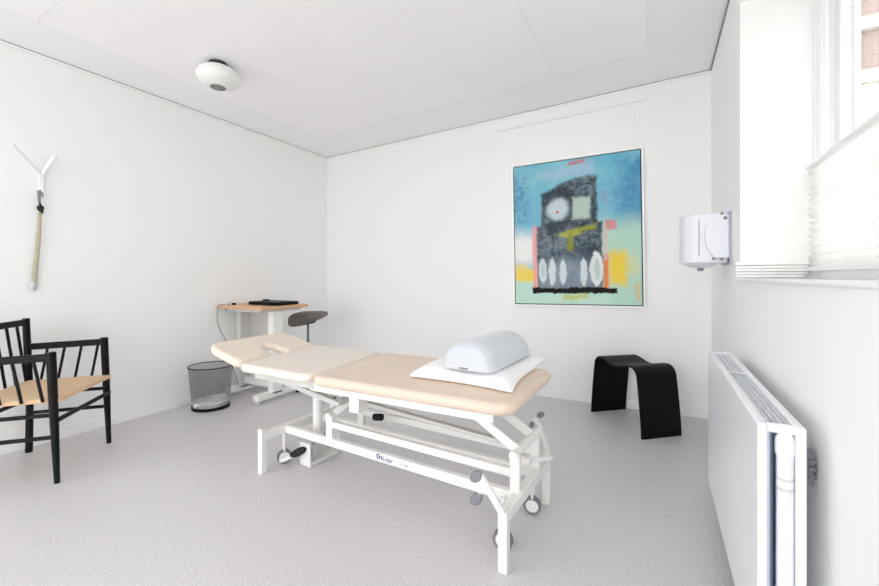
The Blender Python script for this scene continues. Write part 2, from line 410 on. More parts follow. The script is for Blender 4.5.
# base: local frame, x along the length
HL, HW = .725, .266
for sx in (-1, 1):
    bm = bmesh.new(); bar(bm, T(sx*HL, -HW, .205), T(sx*HL, HW, .205), .038, .046); obj('cross_bar', bm, 'white', t, bev=.003)
    for sy in (-1, 1):
        h = .236 if sx > 0 else .247
        bm = bmesh.new(); bar(bm, T(sx*HL, sy*HW, 0), T(sx*HL, sy*HW, h), .036, .036); lg = obj('foot_post', bm, 'white', t, bev=.003)
        bm = bmesh.new(); bar(bm, T(sx*HL, sy*HW, h), T(sx*HL, sy*HW, h+.004), .030, .030); obj('post_cap', bm, 'lgrey', lg, bev=.001)
for sy in (-1, 1):
    y = -.115 if sy < 0 else .13
    bm = bmesh.new(); bar(bm, T(-HL-.012, y, .205), T(HL, y, .205), .030, .044); low = obj('lower_beam', bm, 'white', t, bev=.003)
    bm = bmesh.new(); bar(bm, T(-.37, y, .302), T(HL-.015, y, .302), .026, .034); obj('upper_beam', bm, 'white', t, bev=.003)
    if sy < 0: near_beam = low
    for x, z1 in ((-.345, .345), (HL-.012, .380)):
        bm = bmesh.new(); bar(bm, T(x, y, .19), T(x, y, z1), .042, .030); obj('upright', bm, 'white', t, bev=.003)
# lettering on the near beam
def lettering(txt, size, p, m, parent, name):
    cu = bpy.data.curves.new('lettering', 'FONT'); cu.body = txt; cu.size = size; cu.extrude = .0004
    o = bpy.data.objects.new('lettering', cu); COL.objects.link(o)
    bpy.context.view_layer.update()
    me = bpy.data.meshes.new_from_object(o.evaluated_get(bpy.context.evaluated_depsgraph_get()))
    bpy.data.objects.remove(o); bpy.data.curves.remove(cu)
    bm = bmesh.new(); bm.from_mesh(me); bpy.data.meshes.remove(me)
    # text plane: x along the beam, y up, facing -y
    rot = TM.to_3x3() @ Matrix(((1,0,0),(0,0,-1),(0,1,0)))
    for v in bm.verts: v.co = V(p) + rot @ v.co
    return obj(name, bm, m, parent, smooth=0)
ysurf = -.115-.015-.0008
lettering('Lojer', .031, T(.030, ysurf, .196), 'blue', near_beam, 'printed_lettering')
bm = bmesh.new()
def swirl(bm, cx, cz, r, a0, a1, w):
    pts = [(cx+r*math.cos(a0+(a1-a0)*k/14), cz+r*math.sin(a0+(a1-a0)*k/14)) for k in range(15)]
    prism(bm, sheet(bm, pts, w), lambda a, b: T(a, ysurf-.0003, b), lambda a, b: T(a, ysurf+.0006, b))
swirl(bm, .003, .211, .010, PI*.15, PI*1.75, .006); swirl(bm, .017, .204, .008, -PI*.4, PI*1.1, .006)
obj('printed_emblem', bm, 'blue', near_beam, smooth=0)
bm = bmesh.new()
for k, w in enumerate((.008, .004, .012, .006)):
    x = .135+k*.014; bar(bm, T(x, ysurf+.0005, .203), T(x+w, ysurf+.0005, .203), .0012, .009)
obj('printed_marking', bm, 'inkgrey', near_beam, smooth=0)
# pivot tubes and lift arms
xt = HL-.012
obj('pivot_tube', NB(lambda b: tube(b, (T(xt, -.145, .380), T(xt, .16, .380)), .018, 16)), 'white', t)
obj('pivot_tube', NB(lambda b: tube(b, (T(-.355, -.13, .345), T(-.355, .145, .345)), .016, 16)), 'white', t)
for y in (-.085, .10):
    bm = bmesh.new(); bar(bm, T(xt, y, .380), T(.43, y, .545), .012, .040); bar(bm, T(.43, y, .545), T(.16, y, .50), .012, .034); obj('lift_arm', bm, 'white', t, bev=.002)
    bm = bmesh.new(); bar(bm, T(-.35, y, .345), T(-.18, y, .475), .012, .04); bar(bm, T(-.18, y, .475), T(-.10, y, .535), .012, .04); obj('lift_arm', bm, 'lgrey', t, bev=.002)
bm = bmesh.new(); bar(bm, T(-.36, .02, .405), T(.62, .02, .360), .030, .022); bar(bm, T(-.36, -.03, .43), T(.60, -.03, .38), .012, .012); obj('push_rod', bm, 'lgrey', t, bev=.003)
obj('frame_block', NB(lambda b: box(b, -1.295, -1.235, 1.50, 1.57, .455, .548)), 'white', t, bev=.004)
obj('rod_grip', NB(lambda b: tube(b, ((-1.375, 1.80, .328), (-1.318, 1.80, .336)), .019, 14)), 'blackpl', t, bev=.004)
# actuator column and its motor housing
CX, CY = -.582, .005
col = obj('lift_column', NB(lambda b: tube(b, (T(CX, CY, .125), T(CX, CY, .47)), .029, 24)), 'white', t)
obj('column_bracket', NB(lambda b: (bar(b, T(CX-.05, CY, .475), T(CX+.32, CY, .475), .07, .02))), 'lgrey', t, bev=.003)
obj('base_tray', NB(lambda b: (bar(b, T(CX, -.09, .014), T(CX, .15, .014), .085, .024), bar(b, T(CX, -.092, .075), T(CX, -.080, .075), .085, .12), bar(b, T(CX, .138, .075), T(CX, .150, .075), .085, .12))), 'white', t, bev=.003)
obj('motor', NB(lambda b: tube(b, (T(CX, -.06, .078), T(CX, .10, .078)), .034, 18)), 'lgrey', t)
obj('column_foot', NB(lambda b: tube(b, (T(CX, CY, .10), T(CX, CY, .128)), .036, 18)), 'lgrey', t, bev=.004)
# castors
def castor(p, ax, nm=True):
    p = V(p); ax = V(ax).normalized(); r = .041
    side = ax.cross(V((0,0,1))).normalized()
    bm = bmesh.new(); tube(bm, (p-ax*.012, p+ax*.012), r*.80, 24); bar(bm, p-ax*.0+V((0,0,.03)), p+V((0,0,.13)), .026, .012, up=side); bar(bm, p+ax*.016+side*.012+V((0,0,-.0)), p+ax*.016+V((0,0,.06)), .03, .006, up=ax)
    c = obj('castor', bm, 'white', t, bev=.002)
    bm = bmesh.new()
    lathe(bm, p, [(r*.70, -.0135), (r*.96, -.0125), (r, -.008), (r, .008), (r*.96, .0125), (r*.70, .0135), (r*.70, -.0135)], 32, ax)
    obj('tyre', bm, 'dgrey', c, label='grey rubber tyre')
castor(T(HL-.05, -.155, .041), (-.12, 1, 0)); castor(T(HL-.03, .145, .041), (-.15, 1, 0))
castor(T(-HL+.005, -.125, .041), (-.75, .66, 0)); castor(T(-HL+.015, .16, .041), (.1, 1, 0))
for x, y in ((HL-.05, -.155), (HL-.03, .145), (-HL+.005, -.125), (-HL+.015, .16)):
    obj('castor_stem', NB(lambda b: tube(b, (T(x, y, .1), T(x, y, .21)), .011, 10)), 'white', t)
# pedals: two on a forked lever near the front post, one on the far post, black one on the left
def oval(name, c, d, n, a, b_, th, m, parent, label=None):
    c = V(c); d = V(d).normalized(); n = V(n); n = (n-d*n.dot(d)).normalized(); s = d.cross(n)
    bm = bmesh.new(); pl = [(a*math.cos(2*PI*k/24), b_*math.sin(2*PI*k/24)) for k in range(24)]
    prism(bm, pl, lambda x, y: c+d*x+s*y-n*th/2, lambda x, y: c+d*x+s*y+n*th/2)
    return obj(name, bm, m, parent, bev=min(th*.4, .006), label=label)
pv_ = T(HL, -HW-.024, .235)
e1 = T(HL-.085, -HW-.03, .350); 
lev = obj('pedal_lever', NB(lambda b: (bar(b, pv_, e1, .016, .026), bar(b, e1+V((.003,0,.0)), T(HL-.085, -HW-.03, .265), .010, .010), tube(b, (T(HL, -HW-.032, .235), T(HL, -HW+.02, .235)), .015, 12))), 'white', t, bev=.003)
oval('foot_pedal', T(HL-.098, -HW-.034, .342), (.75, 0, .65), (.2, -1, .2), .029, .020, .018, 'grey', lev, 'grey oval pedal')
oval('foot_pedal', T(HL-.098, -HW-.034, .256), (.75, 0, .65), (.2, -1, .2), .029, .020, .018, 'grey', lev, 'grey oval pedal')
pf = T(HL, HW+.024, .235); e2 = T(HL-.045, HW+.02, .375)
lev = obj('pedal_lever', NB(lambda b: (bar(b, pf, e2, .014, .02), bar(b, e2, T(HL-.07, HW+.02, .395), .014, .02), tube(b, (T(HL, HW+.03, .235), T(HL, HW-.02, .235)), .014, 12))), 'white', t, bev=.003)
oval('foot_pedal', T(HL-.035, HW+.02, .418), (.8, 0, .5), (.2, -1, .2), .020, .014, .016, 'grey', lev, 'grey oval pedal')
oval('foot_pedal', T(HL-.085, HW+.03, .355), (.4, 0, .8), (.2, -1, .2), .018, .012, .014, 'grey', lev, 'grey oval pedal')
obj('castor_rod', NB(lambda b: (tube(b, (T(HL-.02, .05, .285), T(HL+.045, .19, .258)), .010, 12), tube(b, (T(HL-.04, .03, .288), T(HL+.0, .03, .288)), .02, 14))), 'white', t)
pl_ = T(-HL+.005, -.125, .041)+V((.04, -.03, .0)); ple = pl_+V((.082, .040, .042))
lev = obj('pedal_lever', NB(lambda b: bar(b, pl_+V((-.03, -.012, -.01)), ple, .014, .022)), 'white', t, bev=.003)
oval('foot_pedal', ple+V((-.006, -.012, .006)), (.082, .046, .046), (.3, -.8, .5), .050, .022, .022, 'blackpl', lev, 'black rubber pedal')
obj('corner_cap', NB(lambda b: (bar(b, T(-HL, HW-.0, .27), T(-HL, HW+.0, .29), .03, .03))), 'blackpl', t, bev=.003)

# ------------------------------------------------------------------ pillow and bolster
def rot2(c, a): return Matrix.Translation(V(c)) @ Matrix.Rotation(a, 4, 'Z')
PM = rot2((-.768, 1.862, .6385), -.02)
bm = bmesh.new(); N = 18; hx, hy = .248, .305
top = {}; bot = {}
for i in range(N+1):
    for j in range(N+1):
        a = -1+2*i/N; b = -1+2*j/N
        k = ((1-a**6)*(1-b**6))**.5
        pinch = 1-.06*(1-abs(b)**2)*abs(a)**4; pinch2 = 1-.05*(1-abs(a)**2)*abs(b)**4
        x, y = a*hx*pinch, b*hy*pinch2
        lift = .022*max(0, a)**3*max(0, b)**3+.014*max(0, -a)**4*max(0, b)**2
        h = .010+.040*k-.006*math.exp(-((a-.05)**2+(b)**2)*3)
        w = .004*math.sin(a*5+b*3)*k
        edge = i in (0, N) or j in (0, N)
        x += .022*max(0, -a)**2*max(0, -b)**2; q_ = .028*max(0, a)**2*max(0, -b)**2; x += q_*1.2; y -= q_
        bv = bm.verts.new(PM @ V((x, y, .001+.004*(1-k)+lift))); bot[i, j] = bv
        top[i, j] = bm.verts.new(PM @ V((x, y, .003+.004*(1-k)+h+w+lift)))
for i in range(N):
    for j in range(N):
        bm.faces.new((top[i,j], top[i+1,j], top[i+1,j+1], top[i,j+1])); bm.faces.new((bot[i,j], bot[i,j+1], bot[i+1,j+1], bot[i+1,j]))
for i in range(N):
    for a, b in (((i,0),(i+1,0)), ((i+1,N),(i,N)), ((0,i+1),(0,i)), ((N,i),(N,i+1))): bm.faces.new((bot[a], bot[b], top[b], top[a]))
tag(obj('pillow', bm, 'linen', smooth=180, sub=1, origin=(-.768, 1.862, .6385)), 'flat white pillow lying on the tan end of the treatment table', 'pillow')
BMx = rot2((-.712, 1.835, .6945), -.05)
prof = []
for k in range(25):
    a = PI*k/24; prof.append((.126*math.copysign(abs(math.cos(a))**.85, math.cos(a)), .121*math.sin(a)**.9))
bm = bmesh.new()
NS = 14; rings = []
for s_ in range(NS+1):
    yy = -.25+.50*s_/NS
    e = min(1, .80+.20*min(1, (1-abs(yy)/.25)/.08)**.5) if abs(yy) > .23 else 1
    rings.append([bm.verts.new(BMx @ V((px_*e, yy, pz_*e+.0))) for px_, pz_ in prof])
for A, C in zip(rings, rings[1:]):
    for k in range(len(prof)): bm.faces.new((A[k], A[(k+1)%len(prof)], C[(k+1)%len(prof)], C[k]))
bm.faces.new(rings[0]); bm.faces.new(rings[-1])
t = thing('bolster', 'pale grey half-round bolster resting on the white pillow', 'bolster', (-.712, 1.835, .6945))
obj('cover', bm, 'bol', t, bev=.012, seg=3, smooth=50)
obj('zip', NB(lambda b: bar(b, BMx @ V((-.03, -.2515, .012)), BMx @ V((.012, -.2515, .012)), .004, .006)), 'dgrey', t)

# ------------------------------------------------------------------ armchair
F1_, F2_, B2_ = V((-2.82, .945, 0)), V((-3.198, 1.335, 0)), V((-3.476, 1.029, 0))
B1_ = B2_+(F1_-F2_)
cen = (F1_+F2_+B1_+B2_)/4
fw = ((F1_+F2_)/2-(B1_+B2_)/2).normalized(); sd = (F1_-F2_).normalized()
t = thing('armchair', 'black spindle-back wooden armchair with a woven tan seat', 'armchair', tuple(cen), math.atan2(fw.y, fw.x))
def up(p, z): return V((p.x, p.y, z))
for p in (F1_, F2_):
    bm = bmesh.new(); tube(bm, (up(p, 0), up(p, .30), up(p, .55), up(p, .70)), .0150, 16); 
    for v in bm.verts:
        f = .85+.55*min(1, v.co.z/.42) if v.co.z < .42 else 1.40
        c = up(p, v.co.z); v.co = c+(v.co-c)*f-fw*.026*(v.co.z/.70)
    obj('front_leg', bm, 'black', t, bev=.003)
for p in (B1_, B2_):
    q = up(p, .84)-fw*.015
    bm = bmesh.new(); tube(bm, (up(p, 0)-fw*.0, up(p, .3)+fw*.004, up(p, .46), q.lerp(up(p, .46), .5)-fw*.0, q), .0185, 16); obj('back_post', bm, 'black', t, bev=.003)
bt = lambda f, z: up(B2_.lerp(B1_, f), z)-fw*.015*max(0, (z-.46)/.38)
bm = bmesh.new(); bar(bm, bt(0, .815), bt(1, .815), .018, .038, up=(0,0,1)); obj('top_rail', bm, 'black', t, bev=.004)
for k in range(6):
    f = .05+.78*k/5
    bm = bmesh.new(); tube(bm, (bt(f, .45), bt(f+.10, .80)), .0075, 10); obj('back_spindle', bm, 'black', t)
for sgn, p, q in ((1, F1_, B1_), (-1, F2_, B2_)):
    a0, a1 = up(p, .672)-fw*.025, up(q, .660)-fw*.01
    bm = bmesh.new(); bar(bm, a0, a1, .020, .040); obj('armrest', bm, 'black', t, bev=.005)
    for k in range(4):
        f = .17+.21*k; g = .10+.20*k
        bm = bmesh.new(); tube(bm, (up(p.lerp(q, f+.06), .44), up(p.lerp(q, f-.03), .665)) if sgn < 0 else (up(p.lerp(q, f-.04)+sd*.012, .44), up(p.lerp(q, f+.075), .665)), .0075, 10); obj('arm_spindle', bm, 'black', t)
    for z0_, z1_ in ((.365, .365), (.246, .246)):
        bm = bmesh.new(); tube(bm, (up(p, z0_), up(q, z1_)), .011, 12); obj('side_stretcher', bm, 'black', t)
for p, q, zz in ((F1_, F2_, .335), (B1_, B2_, .335)):
    bm = bmesh.new(); tube(bm, (up(p, zz), up(q, zz)), .0125, 12); obj('stretcher', bm, 'black', t)
# seat of four woven triangles, dished in the middle
bm = bmesh.new(); uvl = bm.loops.layers.uv.new('UVMap')
n = 12; g = {}
cs = [F1_+sd*.0+fw*.012, F2_-sd*.0+fw*.012, B2_-fw*.0, B1_-fw*.0]
def sp(a, b): return cs[0].lerp(cs[1], a).lerp(cs[3].lerp(cs[2], a), b)
for lay in (0, 1):
    for i in range(n+1):
        for j in range(n+1):
            a, b = i/n, j/n; e = min(a, 1-a, b, 1-b)*2
            z_ = (.462-.016*min(1, e*1.2)) if lay == 0 else (.424+.004*e)
            if lay == 0 and e == 0: z_ = .452
            if lay == 1 and e == 0: z_ = .430
            g[lay, i, j] = bm.verts.new(up(sp(a, b), z_))
for lay in (0, 1):
    for i in range(n):
        for j in range(n):
            q = [g[lay,i,j], g[lay,i+1,j], g[lay,i+1,j+1], g[lay,i,j+1]]; ab = [(i,j),(i+1,j),(i+1,j+1),(i,j+1)]
            f = bm.faces.new(q if lay else q[::-1]); ab = ab if lay else ab[::-1]
            a, b = (i+.5)/n, (j+.5)/n
            along = min(b, 1-b) < min(a, 1-a)
            for lp, (ii, jj) in zip(f.loops, ab): lp[uvl].uv = ((jj/n, ii/n) if along else (ii/n, jj/n))
for i in range(n):
    for a, b in (((i,0),(i+1,0)), ((i+1,n),(i,n)), ((0,i+1),(0,i)), ((n,i),(n,i+1))): 
        f = bm.faces.new((g[1,a[0],a[1]], g[1,b[0],b[1]], g[0,b[0],b[1]], g[0,a[0],a[1]]))
        for lp in f.loops: lp[uvl].uv = (.1, .1)
obj('woven_seat', bm, 'cord', t, bev=.006, smooth=40)

# ------------------------------------------------------------------ desk and what is on it
DX0, DX1, DY0, DY1, DZ = -3.555, -2.94, 2.31, 2.83, .842
t = thing('desk', 'small height-adjustable desk with a wooden top against the left wall', 'desk', (-3.25, 2.58, 0))
obj('desk_top', B((DX0, DX1, DY0, DY1, DZ-.028, DZ)), 'wood', t, bev=.003)
obj('top_frame', B((DX0+.05, DX1-.05, DY0+.05, DY0+.09, DZ-.055, DZ-.028), (DX0+.05, DX1-.05, DY1-.12, DY1-.08, DZ-.055, DZ-.028), (DX0+.03, DX0+.09, DY0+.02, DY1-.05, DZ-.05, DZ-.0285), (DX1-.12, DX1-.04, DY0+.02, DY1-.05, DZ-.05, DZ-.0285)), 'lgrey', t, bev=.003)
for x, m in ((-3.46, 'lgrey'), (-3.02, 'white')):
    obj('leg', B((x-.032, x+.032, 2.46, 2.57, .06, DZ-.05), (x-.025, x+.025, 2.47, 2.56, .06, DZ-.05)), m, t, bev=.005)
    ft = obj('foot', B((x-.032, x+.032, 2.31, 2.80, .035, .085)), 'white', t, bev=.006)
    for y in (2.335, 2.775):
        bm = bmesh.new(); tube(bm, ((x-.012, y, .022), (x+.012, y, .022)), .022, 16); obj('castor', bm, 'blackpl' if y > 2.5 else 'lgrey', ft)
obj('cross_rail', B((-3.43, -3.05, 2.50, 2.53, .10, .16)), 'white', t, bev=.003)
t = thing('laptop', 'closed black laptop on the small wooden desk', 'laptop', (-3.15, 2.60, DZ))
LP = [(-3.335, 2.47), (-2.965, 2.47), (-2.965, 2.74), (-3.335, 2.74)]
obj('keyboard_base', NB(lambda b: prism(b, roundpoly(LP, .015), lambda a, c: (a, c, DZ+.003), lambda a, c: (a, c, DZ+.018))), 'blackpl', t, bev=.003)
obj('lid', NB(lambda b: prism(b, roundpoly(LP, .015), lambda a, c: (a, c, DZ+.019), lambda a, c: (a, c, DZ+.031))), 'black', t, bev=.004)
for x in (-3.30, -3.0):
    for y in (2.50, 2.71): obj('rubber_foot', NB(lambda b: tube(b, ((x, y, DZ), (x, y, DZ+.004)), .008, 10)), 'dgrey', t)
bm = bmesh.new(); bmesh.ops.create_uvsphere(bm, u_segments=16, v_segments=10, radius=1)
for v in bm.verts: v.co = V((-3.235+v.co.x*.05, 2.59+v.co.y*.03, DZ+.031+max(0, v.co.z)*.018))
tag(obj('computer_mouse', bm, 'blackpl', origin=(-3.235, 2.59, DZ+.031)), 'small black mouse lying on the closed laptop lid', 'mouse')
bm = bmesh.new(); prism(bm, roundpoly([(-3.43, 2.375), (-3.405, 2.38), (-3.405, 2.41), (-3.43, 2.405)], .006), lambda a, b: (a-.005, b, DZ), lambda a, b: (a-.005, b, DZ+.018))
tag(obj('plug_adapter', bm, 'blackpl', bev=.003, origin=(-3.425, 2.39, DZ)), 'tiny black plug lying on the desk left of the laptop', 'plug')
bm = bmesh.new()
for k in range(3): prism(bm, [(-3.53+.004*k, 2.345), (-3.455+.006*k, 2.335), (-3.445, 2.46), (-3.52, 2.47)], lambda a, b, k=k: (a, b, DZ+.007*k), lambda a, b, k=k: (a, b, DZ+.007*k+.0065))
tag(obj('paper_stack', bm, 'paper', smooth=0, origin=(-3.49, 2.40, DZ)), 'little white stack of paper at the left end of the desk', 'papers')
bm = bmesh.new(); pts = []
ctl = [V((-3.44, 2.36, DZ+.004)), V((-3.50, 2.306, DZ+.002)), V((-3.515, 2.295, .78)), V((-3.51, 2.29, .70)), V((-3.47, 2.30, .60)), V((-3.43, 2.33, .50)), V((-3.40, 2.36, .30)), V((-3.37, 2.40, .105))]
for i in range(len(ctl)-1):
    p0, p1, p2, p3 = ctl[max(i-1,0)], ctl[i], ctl[i+1], ctl[min(i+2,len(ctl)-1)]
    for k in range(6):
        u = k/6; pts.append(.5*((2*p1)+(p2-p0)*u+(2*p0-5*p1+4*p2-p3)*u*u+(3*p1-p0-3*p2+p3)*u**3))
pts.append(ctl[-1]); tube(bm, pts, .0035, 8)
tag(obj('power_cable', bm, 'dgrey', origin=(-3.44, 2.36, DZ)), 'thin grey cable hanging down from the left end of the desk', 'cable')

# ------------------------------------------------------------------ saddle stool
SC = V((-3.150, 3.027, 0)); su = V((.882, .472, 0)); sv = V((-.472, .882, 0))
t = thing('saddle_stool', 'grey-brown saddle stool with a tilted seat beside the desk', 'stool', tuple(SC), math.atan2(.472, .882))
bm = bmesh.new(); nl, nr = 14, 16; rings = []
for i in range(nl+1):
    f = i/nl; x = -.20+.395*f
    end = (1-abs(2*f-1)**5)**.5 if 0 < f < 1 else .25
    hw = (.10+.07*f)*max(end, .3)
    zt = .726+.026*min(1, f*3)**.7; zb = .560+.125*f
    mid = (zt+zb)/2; hh = (zt-zb)/2*max(end, .45)
    r_ = []
    for k in range(nr):
        a = 2*PI*k/nr; cx = math.copysign(abs(math.cos(a))**.7, math.cos(a)); cz = math.copysign(abs(math.sin(a))**.7, math.sin(a))
        dip = -.015*math.exp(-(cx*3)**2) if cz > 0 else 0
        r_.append(bm.verts.new(SC+su*x+sv*(hw*cx)+V((0, 0, mid+hh*cz+dip))))
    rings.append(r_)
for A, C in zip(rings, rings[1:]):
    for k in range(nr): bm.faces.new((A[k], A[(k+1)%nr], C[(k+1)%nr], C[k]))
bm.faces.new(rings[0]); bm.faces.new(rings[-1])
obj('saddle_seat', bm, 'saddle', t, sub=1, smooth=180)
obj('seat_plate', NB(lambda b: bar(b, SC-su*.08+V((0,0,.606)), SC+su*.07+V((0,0,.640)), .09, .016)), 'blackpl', t, bev=.003)
obj('gas_column', NB(lambda b: (tube(b, (SC+V((0,0,.36)), SC+V((0,0,.62))), .012, 14), tube(b, (SC+V((0,0,.08)), SC+V((0,0,.37))), .022, 16))), 'dgrey', t)
for k in range(5):
    a = 2*PI*k/5+PI*1.5+PI/5; d = V((math.cos(a), math.sin(a), 0))
    lg = obj('base_leg', NB(lambda b: bar(b, SC+V((0,0,.105)), SC+d*.20+V((0,0,.068)), .034, .03, w1=.022, h1=.02)), 'lgrey', t, bev=.004)
    p = SC+d*.195+V((0,0,.026)); s = d.cross(V((0,0,1)))
    obj('castor', NB(lambda b: (tube(b, (p-s*.02, p+s*.02), .026, 16), tube(b, (p+V((0,0,.02)), p+V((0,0,.06))), .006, 8))), 'blackpl', lg)

# ------------------------------------------------------------------ wastebasket
WC = V((-3.32, 2.11, 0)); RT, RB, WH = .168, .138, .352
t = thing('wastebasket', 'round black wire-mesh wastebasket standing on the floor by the left wall', 'wastebasket', tuple(WC))
bm = bmesh.new(); uvl = bm.loops.layers.uv.new('UVMap'); sg = 64; r0 = []; r1 = []
for k in range(sg+1):
    a = 2*PI*k/sg; d = V((math.cos(a), math.sin(a), 0)); r0.append(bm.verts.new(WC+d*RB+V((0,0,.012)))); r1.append(bm.verts.new(WC+d*RT+V((0,0,WH-.004))))
for k in range(sg):
    f = bm.faces.new((r0[k], r0[k+1], r1[k+1], r1[k]))
    for lp, uv in zip(f.loops, ((k/sg,0),((k+1)/sg,0),((k+1)/sg,1),(k/sg,1))): lp[uvl].uv = uv
obj('mesh_wall', bm, 'mesh', t, smooth=180)
bm = bmesh.new(); lathe(bm, WC+V((0,0,WH)), [(RT+.004*math.cos(2*PI*k/8), .004*math.sin(2*PI*k/8)) for k in range(9)], 64); obj('rim', bm, 'blackpl', t)
bm = bmesh.new(); lathe(bm, WC, [(0, 0), (RB+.002, 0), (RB+.004, .003), (RB+.005, .026), (RB+.002, .026), (RB-.002, .010), (0, .010)], 64); obj('base', bm, 'blackpl', t)

bm = bmesh.new(); rings = []
for i in range(9):
    f = i/8; rr_ = (RB-.006+.018*f) if i < 6 else (RB+.008)*(8-i)/2.6
    rings.append([bm.verts.new(WC+V((math.cos(2*PI*k/40)*rr_*(1+.03*math.sin(7*k+i*3)), math.sin(2*PI*k/40)*rr_*(1+.03*math.sin(5*k+i)), .014+.085*min(f, .75)*(1+.30*math.cos(2*PI*k/40-.5)*f)+.008*math.sin(k*2.3+i)*f))) for k in range(40)])
for A, C in zip(rings, rings[1:]):
    for k in range(40): bm.faces.new((A[k], A[(k+1)%40], C[(k+1)%40], C[k]))
obj('liner', bm, 'linen', t, smooth=180, label='crumpled white liner inside the mesh')

# ------------------------------------------------------------------ black bent-plywood stool
Q = [V((-.095, 3.065, 0)), V((.147, 3.273, 0)), V((-.474, 3.500, 0)), V((-.235, 3.708, 0))]
mn = (Q[0]+Q[1])/2; mf = (Q[2]+Q[3])/2; cc = (mn+mf)/2; ax = (mf-mn).normalized(); wd = V((ax.y, -ax.x, 0)); half = (mf-mn).length/2; wh = .159
t = thing('bench_stool', 'low black stool bent from one wide curved sheet by the back wall', 'stool', tuple(cc), math.atan2(ax.y, ax.x))
line = []
Hs = .468
for k in range(9): f = k/8; line.append((-half+.045*f**1.3, (Hs-.075)*f))
for k in range(1, 9):
    a = PI-(PI/2+.08)*k/8; line.append((-half+.045+.07+.07*math.cos(a), Hs-.075+.075*math.sin(a)))
xs = line[-1][0]; zs = line[-1][1]
for k in range(1, 13):
    f = k/12; x = xs+(-xs)*f; line.append((x, zs-.030*math.sin(f*PI/2)**2))
line = line+[(-x, z) for x, z in line[-2::-1]]
bm = bmesh.new(); poly = sheet(bm, line, .014)
prism(bm, poly, lambda a, b: cc+ax*a-wd*wh+V((0,0,max(b,0))), lambda a, b: cc+ax*a+wd*wh+V((0,0,max(b,0))))
obj('bent_sheet', bm, 'blackv', t, bev=.002, smooth=40)

# ------------------------------------------------------------------ painting
PX0, PX1, PZ0, PZ1 = -1.194, -.084, .836, 2.156
class N_:
    """tiny node language on the canvas coordinates u, v"""
    def __init__(s, nt): s.nt = nt
    def math(s, op, a, b=None, c=None):
        n = s.nt.nodes.new('ShaderNodeMath'); n.operation = op
        for i, x in enumerate((a, b, c)):
            if x is None: continue
            if isinstance(x, (int, float)): n.inputs[i].default_value = x
            else: s.nt.links.new(x, n.inputs[i])
        return n.outputs[0]
    def step(s, d, soft):       # 1 where d<0, softened
        n = s.nt.nodes.new('ShaderNodeMapRange'); n.interpolation_type = 'SMOOTHSTEP'
        n.inputs['From Min'].default_value = soft; n.inputs['From Max'].default_value = -soft
        s.nt.links.new(d, n.inputs['Value']); return n.outputs['Result']
    def rect(s, u, v, u0, u1, v0, v1, soft=.01):
        a = s.math('SUBTRACT', s.math('ABSOLUTE', s.math('SUBTRACT', u, (u0+u1)/2)), (u1-u0)/2)
        b = s.math('SUBTRACT', s.math('ABSOLUTE', s.math('SUBTRACT', v, (v0+v1)/2)), (v1-v0)/2)
        return s.step(s.math('MAXIMUM', a, b), soft)
    def ell(s, u, v, cu, cv, ru, rv, soft=.1):
        a = s.math('POWER', s.math('DIVIDE', s.math('SUBTRACT', u, cu), ru), 2); b = s.math('POWER', s.math('DIVIDE', s.math('SUBTRACT', v, cv), rv), 2)
        return s.step(s.math('SUBTRACT', s.math('SQRT', s.math('ADD', a, b)), 1), soft)
    def mix(s, f, a, b, k=1):
        n = s.nt.nodes.new('ShaderNodeMix'); n.data_type = 'RGBA'
        if k != 1: f = s.math('MULTIPLY', f, k)
        if isinstance(f, (int, float)): n.inputs['Factor'].default_value = f
        else: s.nt.links.new(f, n.inputs['Factor'])
        for key, x in (('A', a), ('B', b)):
            if isinstance(x, tuple): n.inputs[key].default_value = lin(x)
            else: s.nt.links.new(x, n.inputs[key])
        return n.outputs['Result']
